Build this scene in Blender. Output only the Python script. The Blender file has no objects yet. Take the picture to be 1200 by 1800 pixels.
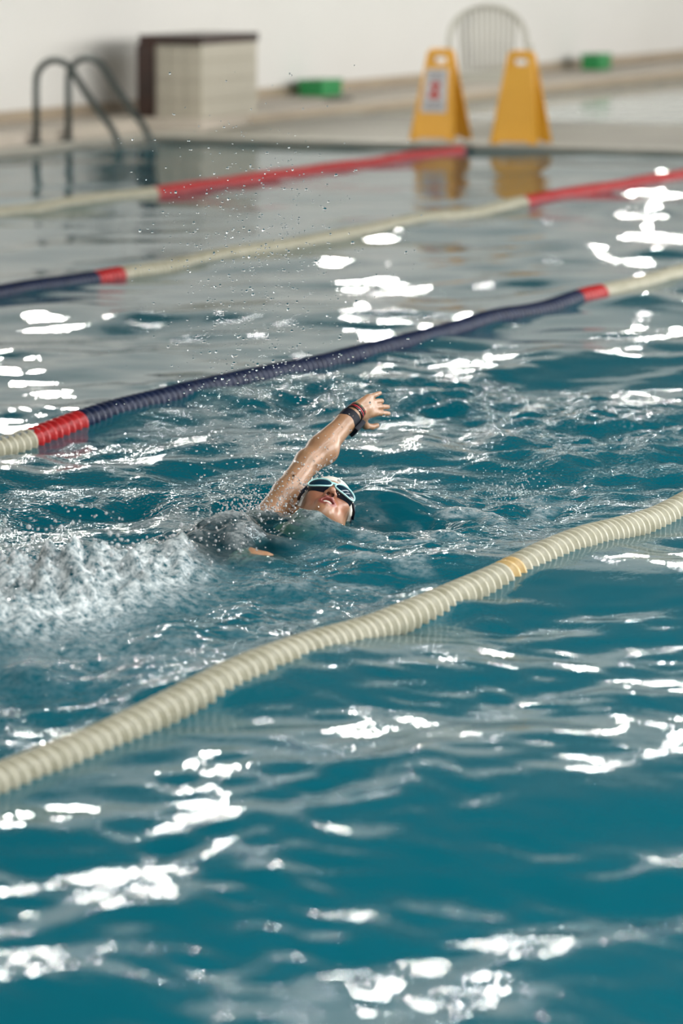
import bpy, bmesh, math, random
import numpy as np
from mathutils import Vector, Matrix

rng = np.random.default_rng(7)
random.seed(7)
SC = bpy.context.scene
COL = SC.collection
R = math.radians

# ------------------------------------------------------------------ camera
# World axes: x runs along the lane ropes, y across the lanes, z up, water level z = 0.
cam_d = bpy.data.cameras.new('camera')
cam = bpy.data.objects.new('camera', cam_d)
COL.objects.link(cam)
cam.location = (0, 0, 1.72)
cam.rotation_euler = (R(90 - 8.8), 0, R(24.9 - 90))
cam_d.sensor_fit = 'VERTICAL'
cam_d.sensor_height = 36
cam_d.sensor_width = 24
cam_d.lens = 135
cam_d.clip_end = 200
cam_d.dof.use_dof = True
cam_d.dof.focus_distance = 11.08
cam_d.dof.aperture_fstop = 2.9
SC.camera = cam

# ------------------------------------------------------------------ world, exposure
W = bpy.data.worlds.new('world')
SC.world = W
W.use_nodes = True
W.node_tree.nodes['Background'].inputs[0].default_value = (0.75, 0.85, 1.0, 1)
W.node_tree.nodes['Background'].inputs[1].default_value = 1.0
SC.view_settings.view_transform = 'Standard'
SC.view_settings.look = 'None'
SC.view_settings.gamma = 1
SC.view_settings.use_curve_mapping = False
SC.view_settings.exposure = 0.0
SC.cycles.use_denoising = True
SC.cycles.max_bounces = 5
SC.cycles.diffuse_bounces = 2
SC.cycles.glossy_bounces = 3
SC.cycles.transmission_bounces = 4
SC.cycles.use_adaptive_sampling = True
SC.cycles.adaptive_threshold = .08
SC.cycles.transparent_max_bounces = 6
SC.cycles.caustics_reflective = False
SC.cycles.caustics_refractive = False
SC.cycles.sample_clamp_indirect = 12

# strength of the hall's windows and of the added roof strips
GLINT = 640.0      # small clerestory windows facing the low sun
SIDE = 10.5         # tall windows of the camera-side wall

FILL = 12.0         # unseen ceiling strips added to brighten the near water and swimmer

# ------------------------------------------------------------------ helpers
def srgb(r, g, b):
    f = lambda c: (c / 255 / 12.92) if c / 255 <= .04045 else ((c / 255 + .055) / 1.055) ** 2.4
    return (f(r), f(g), f(b), 1)

def new_mat(name):
    m = bpy.data.materials.new(name)
    m.use_nodes = True
    nt = m.node_tree
    nt.nodes.clear()
    out = nt.nodes.new('ShaderNodeOutputMaterial')
    return m, nt, out

def mat(name, col, rough=.5, col2=None, scale=6, bump=0, bscale=60, metal=0, spec=.5, sss=0, coat=0, detail=4):
    m, nt, out = new_mat(name)
    p = nt.nodes.new('ShaderNodeBsdfPrincipled')
    p.inputs['Base Color'].default_value = col
    p.inputs['Roughness'].default_value = rough
    p.inputs['Metallic'].default_value = metal
    p.inputs['Specular IOR Level'].default_value = spec
    p.inputs['Coat Weight'].default_value = coat
    if sss:
        p.inputs['Subsurface Weight'].default_value = sss
        p.inputs['Subsurface Radius'].default_value = (.9, .35, .2)
        p.inputs['Subsurface Scale'].default_value = .008
    tc = nt.nodes.new('ShaderNodeTexCoord')
    n = nt.nodes.new('ShaderNodeTexNoise')
    n.inputs['Scale'].default_value = scale
    n.inputs['Detail'].default_value = detail
    nt.links.new(tc.outputs['Object'], n.inputs['Vector'])
    if col2:
        r = nt.nodes.new('ShaderNodeValToRGB')
        r.color_ramp.elements[0].position = .35
        r.color_ramp.elements[1].position = .65
        r.color_ramp.elements[0].color = col
        r.color_ramp.elements[1].color = col2
        nt.links.new(n.outputs['Fac'], r.inputs[0])
        nt.links.new(r.outputs[0], p.inputs['Base Color'])
    if bump:
        n2 = nt.nodes.new('ShaderNodeTexNoise')
        n2.inputs['Scale'].default_value = bscale
        nt.links.new(tc.outputs['Object'], n2.inputs['Vector'])
        b = nt.nodes.new('ShaderNodeBump')
        b.inputs['Strength'].default_value = bump
        b.inputs['Distance'].default_value = .01
        nt.links.new(n2.outputs['Fac'], b.inputs['Height'])
        nt.links.new(b.outputs[0], p.inputs['Normal'])
    nt.links.new(p.outputs[0], out.inputs[0])
    return m

def emit(name, col, s):
    m, nt, out = new_mat(name)
    e = nt.nodes.new('ShaderNodeEmission')
    e.inputs[0].default_value = col
    e.inputs[1].default_value = s
    nt.links.new(e.outputs[0], out.inputs[0])
    return m

def link(name, me, m=None, parent=None, smooth=False):
    o = bpy.data.objects.new(name, me)
    COL.objects.link(o)
    if m is not None and len(me.materials) == 0:
        me.materials.append(m)
    if parent is not None:
        o.parent = parent
    if smooth:
        me.shade_smooth()
    return o

def tag(o, label=None, cat=None, group=None, kind=None):
    if label: o['label'] = label
    if cat: o['category'] = cat
    if group: o['group'] = group
    if kind: o['kind'] = kind
    return o

def empty(name, loc=(0, 0, 0), rz=0):
    o = bpy.data.objects.new(name, None)
    COL.objects.link(o)
    o.location = loc
    o.rotation_euler = (0, 0, rz)
    o.empty_display_size = .1
    return o

def bm_box(bm, lo, hi, bevel=0):
    r = bmesh.ops.create_cube(bm, size=1)
    vs = r['verts']
    for v in vs:
        v.co = Vector([lo[i] + (v.co[i] + .5) * (hi[i] - lo[i]) for i in range(3)])
    if bevel:
        es = list({e for v in vs for e in v.link_edges})
        bmesh.ops.bevel(bm, geom=es, offset=bevel, segments=2, affect='EDGES', profile=.7)

def box_mesh(name, boxes, bevel=0):
    bm = bmesh.new()
    for lo, hi in boxes:
        bm_box(bm, lo, hi, bevel)
    me = bpy.data.meshes.new(name)
    bm.to_mesh(me); bm.free()
    return me

def struct(name, boxes, m, bevel=0, parent=None):
    o = link(name, box_mesh(name, boxes, bevel), m, parent)
    if parent is None:
        o['kind'] = 'structure'
    return o

def tube_mesh(name, pts, rad, seg=12, closed=False, squash=None):
    """sweep a circle (optionally squashed: (rx, ry)) along points; rad is a number or a list"""
    P = [Vector(p) for p in pts]
    n = len(P)
    rads = rad if hasattr(rad, '__len__') else [rad] * n
    vs, fs = [], []
    up = None
    for i in range(n):
        if closed:
            d = (P[(i + 1) % n] - P[i - 1]).normalized()
        else:
            d = (P[min(i + 1, n - 1)] - P[max(i - 1, 0)]).normalized()
        if up is None:
            up = d.orthogonal().normalized()
        up = (up - d * up.dot(d)).normalized()
        sd = d.cross(up)
        for k in range(seg):
            a = 2 * math.pi * k / seg
            ru = rads[i] * (squash[0] if squash else 1)
            rs = rads[i] * (squash[1] if squash else 1)
            vs.append(P[i] + up * math.cos(a) * ru + sd * math.sin(a) * rs)
    m = n if closed else n - 1
    for i in range(m):
        j = (i + 1) % n
        for k in range(seg):
            l = (k + 1) % seg
            fs.append((i * seg + k, i * seg + l, j * seg + l, j * seg + k))
    if not closed:
        fs.append(tuple(range(seg))[::-1])
        fs.append(tuple((n - 1) * seg + k for k in range(seg)))
    me = bpy.data.meshes.new(name)
    me.from_pydata([tuple(v) for v in vs], [], fs)
    me.shade_smooth()
    return me

def lathe_mesh(name, prof, seg=28, axis='x', closed=True):
    """prof: list of (axial, radius), a closed ring profile when closed"""
    vs, fs = [], []
    n = len(prof)
    for a, r in prof:
        for k in range(seg):
            t = 2 * math.pi * k / seg
            c, s = r * math.cos(t), r * math.sin(t)
            vs.append((a, c, s) if axis == 'x' else (c, s, a))
    for i in range(n if closed else n - 1):
        j = (i + 1) % n
        for k in range(seg):
            l = (k + 1) % seg
            fs.append((i * seg + k, j * seg + k, j * seg + l, i * seg + l))
    me = bpy.data.meshes.new(name)
    me.from_pydata(vs, [], fs)
    me.shade_smooth()
    return me

def plate_mesh(name, outer, holes=(), thick=.01, bevel=.002):
    """flat plate in the local x/z plane from an outline with holes; y is its thickness"""
    cu = bpy.data.curves.new(name, 'CURVE')
    cu.dimensions = '2D'
    cu.fill_mode = 'BOTH'
    cu.extrude = thick / 2 - bevel
    cu.bevel_depth = bevel
    cu.bevel_resolution = 1
    for ring in [outer] + list(holes):
        sp = cu.splines.new('POLY')
        sp.points.add(len(ring) - 1)
        for q, (x, z) in zip(sp.points, ring):
            q.co = (x, z, 0, 1)
        sp.use_cyclic_u = True
    ob = bpy.data.objects.new(name, cu)
    COL.objects.link(ob)
    dg = bpy.context.evaluated_depsgraph_get()
    me = bpy.data.meshes.new_from_object(ob.evaluated_get(dg))
    bpy.data.objects.remove(ob)
    bpy.data.curves.remove(cu)
    me.transform(Matrix.Rotation(R(90), 4, 'X'))
    me.name = name
    return me

def rrect(cx, cz, w, h, r, n=5):
    pts = []
    for sx, sz, a0 in ((1, 1, 0), (-1, 1, 90), (-1, -1, 180), (1, -1, 270)):
        for k in range(n + 1):
            a = R(a0 + 90 * k / n)
            pts.append((cx + sx * (w / 2 - r) + r * math.cos(a), cz + sz * (h / 2 - r) + r * math.sin(a)))
    return pts

# ------------------------------------------------------------------ materials
M = {}
M['wall'] = mat('wall_paint', srgb(241, 239, 234), .75, srgb(235, 233, 227), scale=.35, bump=.05, bscale=30)
M['ceiling'] = mat('ceiling_paint', srgb(90, 93, 91), .9, srgb(83, 86, 84), scale=.4)
M['deck'] = mat('deck_tile', srgb(152, 148, 135), .6, srgb(143, 139, 127), scale=1.6, bump=.1, bscale=40)
M['ledge'] = mat('ledge_tile', srgb(205, 194, 180), .55, srgb(192, 182, 166), scale=1.2, bump=.05)
M['base'] = mat('base_tile', srgb(186, 170, 146), .5, srgb(176, 160, 138), scale=2)
M['coping'] = mat('coping_stone', srgb(176, 172, 158), .5, srgb(166, 162, 150), scale=3, bump=.08)
M['basin'] = mat('basin_tile', srgb(60, 170, 195), .35, srgb(50, 155, 185), scale=2)
M['steel'] = mat('steel', srgb(98, 106, 103), .38, srgb(86, 94, 92), scale=8, metal=.7)
M['wood'] = mat('dark_wood', srgb(58, 30, 20), .35, srgb(38, 20, 14), scale=5, spec=.6)
M['panel'] = mat('counter_tile', srgb(196, 190, 174), .5, srgb(184, 178, 160), scale=2)
M['grout'] = mat('counter_grout', srgb(165, 156, 138), .8, srgb(155, 147, 130), scale=9)
M['yellow'] = mat('yellow_plastic', srgb(232, 170, 52), .45, srgb(225, 162, 46), scale=3, bump=.03)
M['label'] = mat('label_print', srgb(206, 204, 202), .5, srgb(196, 194, 194), scale=30)
M['ink'] = mat('label_ink', srgb(150, 146, 152), .6, srgb(140, 136, 142), scale=40)
M['red_ink'] = mat('red_ink', srgb(196, 56, 46), .5, srgb(182, 48, 40), scale=30)
M['chair'] = mat('chair_plastic', srgb(190, 188, 176), .4, srgb(182, 180, 168), scale=4)
M['green'] = mat('green_plastic', srgb(46, 158, 88), .35, srgb(38, 146, 80), scale=4)
M['dark'] = mat('dark_rubber', srgb(80, 74, 62), .7, srgb(66, 60, 52), scale=9)
M['cream'] = mat('float_cream', srgb(184, 179, 158), .34, srgb(166, 161, 138), scale=22, bump=.1, bscale=120)
M['amber'] = mat('float_amber', srgb(206, 176, 120), .34, srgb(190, 158, 104), scale=22, bump=.1)
M['red'] = mat('float_red', srgb(186, 40, 40), .3, srgb(162, 32, 34), scale=22, bump=.1)
M['blue'] = mat('float_blue', srgb(16, 32, 66), .38, srgb(12, 25, 54), scale=22, bump=.1)
M['cable'] = mat('cable', srgb(90, 96, 96), .4, srgb(70, 76, 76), scale=40)
M['cap'] = mat('cap_silicone', srgb(228, 224, 212), .28, srgb(216, 212, 202), scale=14, spec=.6)
M['capred'] = mat('cap_print', srgb(196, 84, 96), .35, srgb(180, 76, 88), scale=14)
M['mint'] = mat('goggle_frame', srgb(176, 224, 220), .25, srgb(164, 214, 212), scale=20, spec=.6)
M['gasket'] = mat('goggle_gasket', srgb(22, 32, 48), .3, srgb(16, 24, 38), scale=20)
M['lens'] = mat('goggle_lens', srgb(10, 46, 62), .1, srgb(8, 38, 54), scale=6, spec=.4)
M['suit'] = mat('suit_fabric', srgb(20, 26, 38), .4, srgb(14, 18, 28), scale=30, spec=.6)
M['watch'] = mat('watch_band', srgb(10, 15, 30), .6, srgb(7, 11, 24), scale=30, spec=.25)
M['watchface'] = mat('watch_glass', srgb(16, 22, 34), .08, srgb(12, 18, 28), scale=4, spec=.8)
M['bead_k'] = mat('bracelet_dark', srgb(40, 24, 24), .4, srgb(28, 18, 18), scale=90)
M['bead_r'] = mat('bracelet_red', srgb(206, 40, 60), .4, srgb(60, 20, 24), scale=160)
M['bead_g'] = mat('bracelet_green', srgb(60, 150, 110), .4, srgb(190, 50, 60), scale=160)
M['teeth'] = mat('teeth', srgb(232, 224, 208), .25, srgb(224, 214, 198), scale=60)
M['frame'] = mat('window_frame', srgb(190, 190, 188), .5, srgb(180, 180, 178), scale=4)
M['glint'] = emit('daylight_pane_sunny', (1, .97, .9, 1), GLINT)
M['glint2'] = emit('sparkle_pane_high', (1, .98, .94, 1), GLINT * .34)
M['fill_strip'] = emit('roof_fill_strip', (.95, .98, 1, 1), FILL)
M['side'] = emit('daylight_pane_soft', (1, .985, .965, 1), SIDE)

def skin_mat():
    m, nt, out = new_mat('skin')
    p = nt.nodes.new('ShaderNodeBsdfPrincipled')
    a = nt.nodes.new('ShaderNodeAttribute')
    a.attribute_name = 'tint'
    n = nt.nodes.new('ShaderNodeTexNoise')
    n.inputs['Scale'].default_value = 28
    n.inputs['Detail'].default_value = 5
    tc = nt.nodes.new('ShaderNodeTexCoord')
    nt.links.new(tc.outputs['Object'], n.inputs['Vector'])
    hs = nt.nodes.new('ShaderNodeHueSaturation')
    mr = nt.nodes.new('ShaderNodeMapRange')
    mr.inputs['To Min'].default_value = .88
    mr.inputs['To Max'].default_value = 1.1
    nt.links.new(n.outputs['Fac'], mr.inputs['Value'])
    nt.links.new(mr.outputs[0], hs.inputs['Value'])
    nt.links.new(a.outputs['Color'], hs.inputs['Color'])
    nt.links.new(hs.outputs[0], p.inputs['Base Color'])
    p.inputs['Roughness'].default_value = .36
    p.inputs['Specular IOR Level'].default_value = .55
    p.inputs['Coat Weight'].default_value = .18
    p.inputs['Coat Roughness'].default_value = .12
    p.inputs['Subsurface Weight'].default_value = .18
    p.inputs['Subsurface Radius'].default_value = (.9, .35, .2)
    p.inputs['Subsurface Scale'].default_value = .008
    b = nt.nodes.new('ShaderNodeBump')
    b.inputs['Strength'].default_value = .12
    b.inputs['Distance'].default_value = .003
    n2 = nt.nodes.new('ShaderNodeTexNoise')
    n2.inputs['Scale'].default_value = 130
    nt.links.new(tc.outputs['Object'], n2.inputs['Vector'])
    nt.links.new(n2.outputs['Fac'], b.inputs['Height'])
    nt.links.new(b.outputs[0], p.inputs['Normal'])
    nt.links.new(p.outputs[0], out.inputs[0])
    return m
M['skin'] = skin_mat()

def water_mat(name, agit=True):
    """reflecting surface over a scattering blue body; 'agit' scales the fine ripples, 'foam' the
    trapped air, 'clear' how thin and clear the layer is"""
    m, nt, out = new_mat(name)
    N, Lk = nt.nodes.new, nt.links.new
    tc = N('ShaderNodeTexCoord')
    def attr(nm):
        a = N('ShaderNodeAttribute'); a.attribute_name = nm
        return a.outputs['Fac']
    def noise(scale, detail=3, rough=.55, vec=None):
        n = N('ShaderNodeTexNoise')
        n.inputs['Scale'].default_value = scale
        n.inputs['Detail'].default_value = detail
        n.inputs['Roughness'].default_value = rough
        Lk(vec or tc.outputs['Object'], n.inputs['Vector'])
        return n.outputs['Fac']
    def math_(op, a, b):
        x = N('ShaderNodeMath'); x.operation = op
        for i, v in enumerate((a, b)):
            if isinstance(v, (int, float)): x.inputs[i].default_value = v
            else: Lk(v, x.inputs[i])
        return x.outputs[0]
    def mix(f, a, b):
        x = N('ShaderNodeMixShader')
        if isinstance(f, (int, float)): x.inputs[0].default_value = f
        else: Lk(f, x.inputs[0])
        Lk(a, x.inputs[1]); Lk(b, x.inputs[2])
        return x.outputs[0]
    bump = N('ShaderNodeBump')
    bump.inputs['Distance'].default_value = 1.0
    if agit:
        hgt = math_('MULTIPLY', math_('MULTIPLY', noise(72, 1.5, .5), attr('agit')), .0042)
        hgt = math_('ADD', hgt, math_('MULTIPLY', noise(9, 2, .5), .0012))
        bump.inputs['Strength'].default_value = 1
    else:
        hgt = math_('MULTIPLY', noise(3, 2, .5), .0008)
    Lk(hgt, bump.inputs['Height'])
    fr = N('ShaderNodeFresnel'); fr.inputs['IOR'].default_value = 1.333
    Lk(bump.outputs[0], fr.inputs['Normal'])
    gl = N('ShaderNodeBsdfGlossy'); gl.inputs['Roughness'].default_value = .03
    Lk(bump.outputs[0], gl.inputs['Normal'])
    df = N('ShaderNodeBsdfDiffuse')
    df.inputs['Color'].default_value = (.0006, .104, .140, 1)
    upv = N('ShaderNodeCombineXYZ'); upv.inputs[2].default_value = 1     # light scattered inside the water leaves it evenly
    Lk(upv.outputs[0], df.inputs['Normal'])
    tr = N('ShaderNodeBsdfTransparent')
    tr.inputs['Color'].default_value = (.45, .86, .88, 1)
    if agit:
        cl = math_('ADD', .12, math_('MULTIPLY', attr('clear'), .66))
    else:
        df.inputs['Color'].default_value = (.78, .86, .84, 1)  # second pool: the wall's white reflection is put into the body colour
        cl = .1
    body = mix(cl, df.outputs[0], tr.outputs[0])
    if agit:
        fo = N('ShaderNodeBsdfDiffuse'); fo.inputs['Color'].default_value = (.82, .86, .84, 1)
        va = N('ShaderNodeVectorMath'); va.operation = 'ADD'
        Lk(bump.outputs[0], va.inputs[0]); va.inputs[1].default_value = (0, 0, .8)
        vn = N('ShaderNodeVectorMath'); vn.operation = 'NORMALIZE'
        Lk(va.outputs[0], vn.inputs[0]); Lk(vn.outputs[0], fo.inputs['Normal'])
        pat = N('ShaderNodeMapRange')
        pat.inputs['From Min'].default_value = .36
        pat.inputs['From Max'].default_value = .66
        Lk(noise(42, 5, .75), pat.inputs['Value'])
        ff = math_('MULTIPLY', attr('foam'), pat.outputs[0])
        body = mix(ff, body, fo.outputs[0])
    surf = mix(fr.outputs[0], body, gl.outputs[0])
    Lk(surf, out.inputs[0])
    return m
M['water'] = water_mat('pool_water')
M['water2'] = water_mat('pool_water_wall_tint', False)

def drop_mat():
    m, nt, out = new_mat('droplet_water')
    g = nt.nodes.new('ShaderNodeBsdfGlass')
    g.inputs['IOR'].default_value = 1.333
    g.inputs['Roughness'].default_value = .02
    n = nt.nodes.new('ShaderNodeTexNoise'); n.inputs['Scale'].default_value = 300
    b = nt.nodes.new('ShaderNodeBump'); b.inputs['Strength'].default_value = .1
    b.inputs['Distance'].default_value = .001
    nt.links.new(n.outputs['Fac'], b.inputs['Height'])
    nt.links.new(b.outputs[0], g.inputs['Normal'])
    nt.links.new(g.outputs[0], out.inputs[0])
    return m
M['drop'] = drop_mat()

M['spray'] = mat('aerated_spray', (.97, .98, .98, 1), .1, (.93, .96, .96, 1), scale=200, spec=.6)
M['spray'].node_tree.nodes['Principled BSDF'].inputs['Transmission Weight'].default_value = .6
M['spray'].node_tree.nodes['Principled BSDF'].inputs['IOR'].default_value = 1.33

# ------------------------------------------------------------------ the hall
T0, T1 = 1.1, 14.0       # pool sides (y)
S0, S1 = -4.0, 26.6      # pool ends (x)
ZD = .02                 # deck height
XW0, XW1 = -8.0, 56.0    # hall
YW0, YW1 = -4.0, 15.2
ZC = 6.5
P2 = 30.3                # near edge of the second pool
LG = 14.12               # front of the ledge along the wall
ZL = .12

struct('floor', [((XW0, YW0, -.3), (XW1, T0, ZD)), ((XW0, T0, -.3), (S0, YW1, ZD)),
                 ((S0, T1, -.3), (XW1, YW1, ZD)), ((S1, T0, -.3), (P2, T1, ZD)),
                 ((P2, T0, -.3), (XW1, 3.0, ZD)), ((50, 3.0, -.3), (XW1, T1, ZD)),
                 ((P2, 3.0, -.3), (50, T1, -.25))], M['deck'])
struct('floor_pool', [((S0, T0, -1.7), (S1, T1, -1.6)),
                      ((S0 - .1, T0, -1.7), (S0, T1, -.3)), ((S1, T0, -1.7), (S1 + .1, T1, -.3)),
                      ((S0, T0 - .1, -1.7), (S1, T0, -.3)), ((S0, T1, -1.7), (S1, T1 + .1, -.3))], M['basin'])
# coping: a light lip round the pool, one stone each
bm = bmesh.new(); bm_box(bm, (0, 0, 0), (.49, .22, .02), .004)
me_c1 = bpy.data.meshes.new('coping_stone'); bm.to_mesh(me_c1); bm.free(); me_c1.materials.append(M['coping'])
bm = bmesh.new(); bm_box(bm, (0, 0, 0), (.22, .49, .02), .004)
me_c2 = bpy.data.meshes.new('coping_stone'); bm.to_mesh(me_c2); bm.free(); me_c2.materials.append(M['coping'])
tr1 = empty('trim_1', (0, T1, ZD)); tr1['kind'] = 'structure'
for i in range(16):
    o = link('coping_stone', me_c1, None, tr1); o.location = (22.6 + i * .5, -.01, 0)
tr2 = empty('trim_2', (S1, 0, ZD)); tr2['kind'] = 'structure'
for i in range(14):
    o = link('coping_stone', me_c2, None, tr2); o.location = (-.01, 7.0 + i * .5, 0)

struct('wall_left', [((XW0, YW1, 0), (XW1, YW1 + .3, ZC))], M['wall'])
struct('wall_right', [((XW0, YW0 - .3, 0), (XW1, YW0, ZC))], M['wall'])
struct('wall_front', [((XW1, YW0, 0), (XW1 + .3, YW1, ZC))], M['wall'])
struct('wall_back', [((XW0 - .3, YW0, 0), (XW0, YW1, ZC))], M['wall'])
struct('ceiling', [((XW0, YW0, ZC), (XW1, YW1, ZC + .2))], M['ceiling'])

# raised ledge along the far wall
me = bpy.data.meshes.new('floor_ledge')
poly = [(XW0, 14.42), (27.3, 14.42), (27.45, 13.98), (28.6, LG), (XW1, LG), (XW1, YW1), (XW0, YW1)]
bm = bmesh.new()
f = bm.faces.new([bm.verts.new((x, y, ZD)) for x, y in poly])
ex = bmesh.ops.extrude_face_region(bm, geom=[f])
for v in ex['geom']:
    if isinstance(v, bmesh.types.BMVert): v.co.z = ZL
bmesh.ops.recalc_face_normals(bm, faces=bm.faces)
bm.to_mesh(me); bm.free()
o = link('floor_ledge', me, M['ledge']); o['kind'] = 'structure'
struct('baseboard_left', [((XW0, YW1 - .015, ZL), (XW1, YW1, ZL + .09))], M['base'], .004)
struct('trim_3', [((28.6, LG - .012, ZD), (XW1, LG, ZL - .025))], M['base'], .003)

# windows: small bright clerestory panes over the far wall, an added sparkle row above them, tall ones behind the camera
def pane(lo, hi, m, e):
    me = bpy.data.meshes.new('pane')
    if lo[2] == hi[2]: vs = [(lo[0], lo[1], lo[2]), (lo[0], hi[1], lo[2]), (hi[0], hi[1], lo[2]), (hi[0], lo[1], lo[2])]
    else: vs = [(lo[0], lo[1], lo[2]), (hi[0], lo[1], lo[2]), (hi[0], lo[1], hi[2]), (lo[0], lo[1], hi[2])]
    me.from_pydata(vs, [], [(0, 1, 2, 3)])
    link('pane', me, m, e)
def window(n, x, wd, z0, z1, y, sgn, m, bars):
    e = empty('window_%d' % n, (x, y, z0)); e['kind'] = 'structure'
    fr = .06
    bx = [((-wd / 2 - fr, 0, -fr), (wd / 2 + fr, sgn * .05, 0)), ((-wd / 2 - fr, 0, z1 - z0), (wd / 2 + fr, sgn * .05, z1 - z0 + fr)),
          ((-wd / 2 - fr, 0, 0), (-wd / 2, sgn * .05, z1 - z0)), ((wd / 2, 0, 0), (wd / 2 + fr, sgn * .05, z1 - z0))]
    struct('window_frame', bx, M['frame'], 0, e)
    for k in range(bars):
        a = -wd / 2 + wd * k / bars
        pane((a + .01, sgn * .012, .01), (a + wd / bars - .01, sgn * .012, z1 - z0 - .01), m, e)
n = 1
for x in (19.6, 26.7, 33.8, 41.2, 48.4):
    window(n, x, .34, 3.2, 3.52, YW1, -1, M['glint'], 1); n += 1
for k in range(6):  # upper row of unseen panes, added for sparkle on the churned lane
    window(n, 20.2 + k * 5.1, .20, 5.2, 5.4, YW1, -1, M['glint2'], 1); n += 1
for x in (12, 19, 26, 33, 40, 47):
    window(n, x, 5.0, 1.2, 5.2, YW0, 1, M['side'], 4); n += 1

for y in (-1.6, 1.2):  # unseen fill strips added overhead, placed clear of the water's reflections
    e = empty('window_%d' % n, (10, y, ZC)); e['kind'] = 'structure'; n += 1
    struct('window_frame', [((-17.1, -.55, -.06), (17.1, -.45, 0)), ((-17.1, .45, -.06), (17.1, .55, 0))], M['frame'], 0, e)
    for k in range(12):
        a = -17 + 34 * k / 12
        pane((a + .03, -.45, -.03), (a + 34 / 12 - .03, .45, -.03), M['fill_strip'], e)

# ------------------------------------------------------------------ water
def axis(segs):
    out = []
    for a, b, h in segs:
        k = max(1, int(round((b - a) / h)))
        out += list(np.linspace(a, b, k, endpoint=False))
    out.append(segs[-1][1])
    return np.array(out)
gs = axis([(S0, 4.5, .08), (4.5, 7.2, .018), (7.2, 10.7, .0075), (10.7, 14.2, .018), (14.2, S1, .04)])
gt = axis([(T0, 2.0, .04), (2.0, 3.9, .018), (3.9, 5.7, .0075), (5.7, 8.0, .018), (8.0, T1, .045)])

def ss(a, b, x):
    t = np.clip((x - a) / (b - a), 0, 1)
    return t * t * (3 - 2 * t)
def box2(s, t, s0, s1, t0, t1, e):
    return np.outer(ss(s0 - e, s0 + e, s) * (1 - ss(s1 - e, s1 + e, s)), ss(t0 - e, t0 + e, t) * (1 - ss(t1 - e, t1 + e, t)))
def field(rg, lam0, lam1, n, slope, spread=math.pi, mean=0.0):
    """sum of n plane waves with wavelengths lam0..lam1; rms slope 'slope'"""
    h = np.zeros((len(gs), len(gt)), np.float32)
    for i in range(n):
        lam = math.exp(rg.uniform(math.log(lam0), math.log(lam1)))
        k = 2 * math.pi / lam
        th = mean + rg.uniform(-spread, spread)
        a = slope * math.sqrt(2 / n) / k
        ph = rg.uniform(0, 6.283)
        ps = k * math.cos(th) * gs + ph
        pt = k * math.sin(th) * gt
        h += (a * (np.outer(np.cos(ps), np.cos(pt)) - np.outer(np.sin(ps), np.sin(pt)))).astype(np.float32)
    return h
rg = np.random.default_rng(29)
GS, GT = np.meshgrid(gs, gt, indexing='ij')
lane = box2(gs, gt, 5.5, 13.2, 3.95, 6.2, .35)          # churned lane
calm = 1 - lane
mod = .5 + .5 * np.tanh(field(rg, .9, 2.6, 14, 1.0) * 6)  # patchiness
far_ = np.outer(np.ones_like(gs), ss(6.0, 10.5, gt))
H = field(rg, .9, 2.4, 18, .05) * (1 - .74 * far_)
H += field(rg, .28, .9, 30, .095) * (.35 + .85 * mod) * (1 - .80 * far_)
near = box2(gs, gt, 4.5, 14.2, 2.0, 8.0, .4)
mid = field(rg, .11, .28, 40, .085)
H += mid * (.12 + .6 * mod) * (.2 + .95 * near) * (1 - .6 * far_) * (1 + 1.3 * lane)
H += field(rg, .18, .60, 30, .13) * lane
H += field(rg, .06, .12, 40, .11) * lane * near * (.35 + .65 * mod)
fine = box2(gs, gt, 7.3, 10.6, 3.98, 5.6, .12)
turb = field(rg, .028, .07, 50, .30)
def blob(s0, t0, rs, rt, ang=0, p=1.0):
    c, s_ = math.cos(ang), math.sin(ang)
    a = ((GS - s0) * c + (GT - t0) * s_) / rs
    b = (-(GS - s0) * s_ + (GT - t0) * c) / rt
    return np.exp(-(a * a + b * b) ** p)
torso = blob(9.38, 4.67, .50, .19, 0, 1.6)
kick = blob(8.15, 4.86, .62, .30, .15, 1.3)
kick = kick + .8 * blob(8.62, 4.66, .36, .20, .1, 1.4)
wash = blob(8.35, 4.35, .75, .45, .2, 1.2)
wake = blob(9.5, 4.2, 1.1, .25, .12, 1.2) + .8 * blob(10.45, 4.28, .32, .16, -.3)
H += turb * fine * (.12 + .9 * torso + 1.2 * kick + .35 * wash + .3 * wake)
fore = np.outer(np.ones_like(gs), 1 - ss(3.3, 3.9, gt))
H += fore * (field(np.random.default_rng(31), .30, .75, 26, .03) + field(np.random.default_rng(33), .09, .24, 40, .06) * (.35 + .9 * mod))
crest = field(rg, .10, .34, 40, .55)
crest2 = field(np.random.default_rng(5), .05, .17, 60, .55)
H += torso * (.05 + .8 * crest)
H += kick * (.055 + 1.0 * np.abs(crest) + 1.6 * np.abs(crest2) + 1.0 * crest2)
H += .05 * wash * crest + .25 * wake * np.abs(crest)
# glassy bulge of water pushed up beyond the crown of the head, trough beside it
H += .045 * blob(10.28, 4.62, .20, .17) - .03 * blob(9.95, 4.40, .16, .10)
# shallow hollow where the jaw and cheek break the surface
hol = blob(9.83, 4.54, .17, .13, 0, 1.5)
H = H * (1 - hol) - .012 * hol
agit = .06 + .16 * mod - .14 * far_ * mod + lane * (.28 + .85 * mod) + .5 * kick + .3 * wake + .06 * np.outer(np.ones_like(gs), 1 - ss(3.3, 3.9, gt))
agit -= .85 * agit * blob(10.2, 4.55, .30, .20)
foam = np.clip(kick * 1.5 + .35 * wash * mod + np.clip(.30 * torso * (.3 + crest * 40), 0, .7) + .45 * wake * np.clip(crest * 40, 0, 1), 0, 1)
H -= .02 * blob(9.17, 4.55, .09, .07)
clear = np.clip(1.15 * torso + .8 * blob(9.17, 4.53, .12, .1) + .5 * blob(9.9, 4.6, .3, .3), 0, 1)

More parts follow.
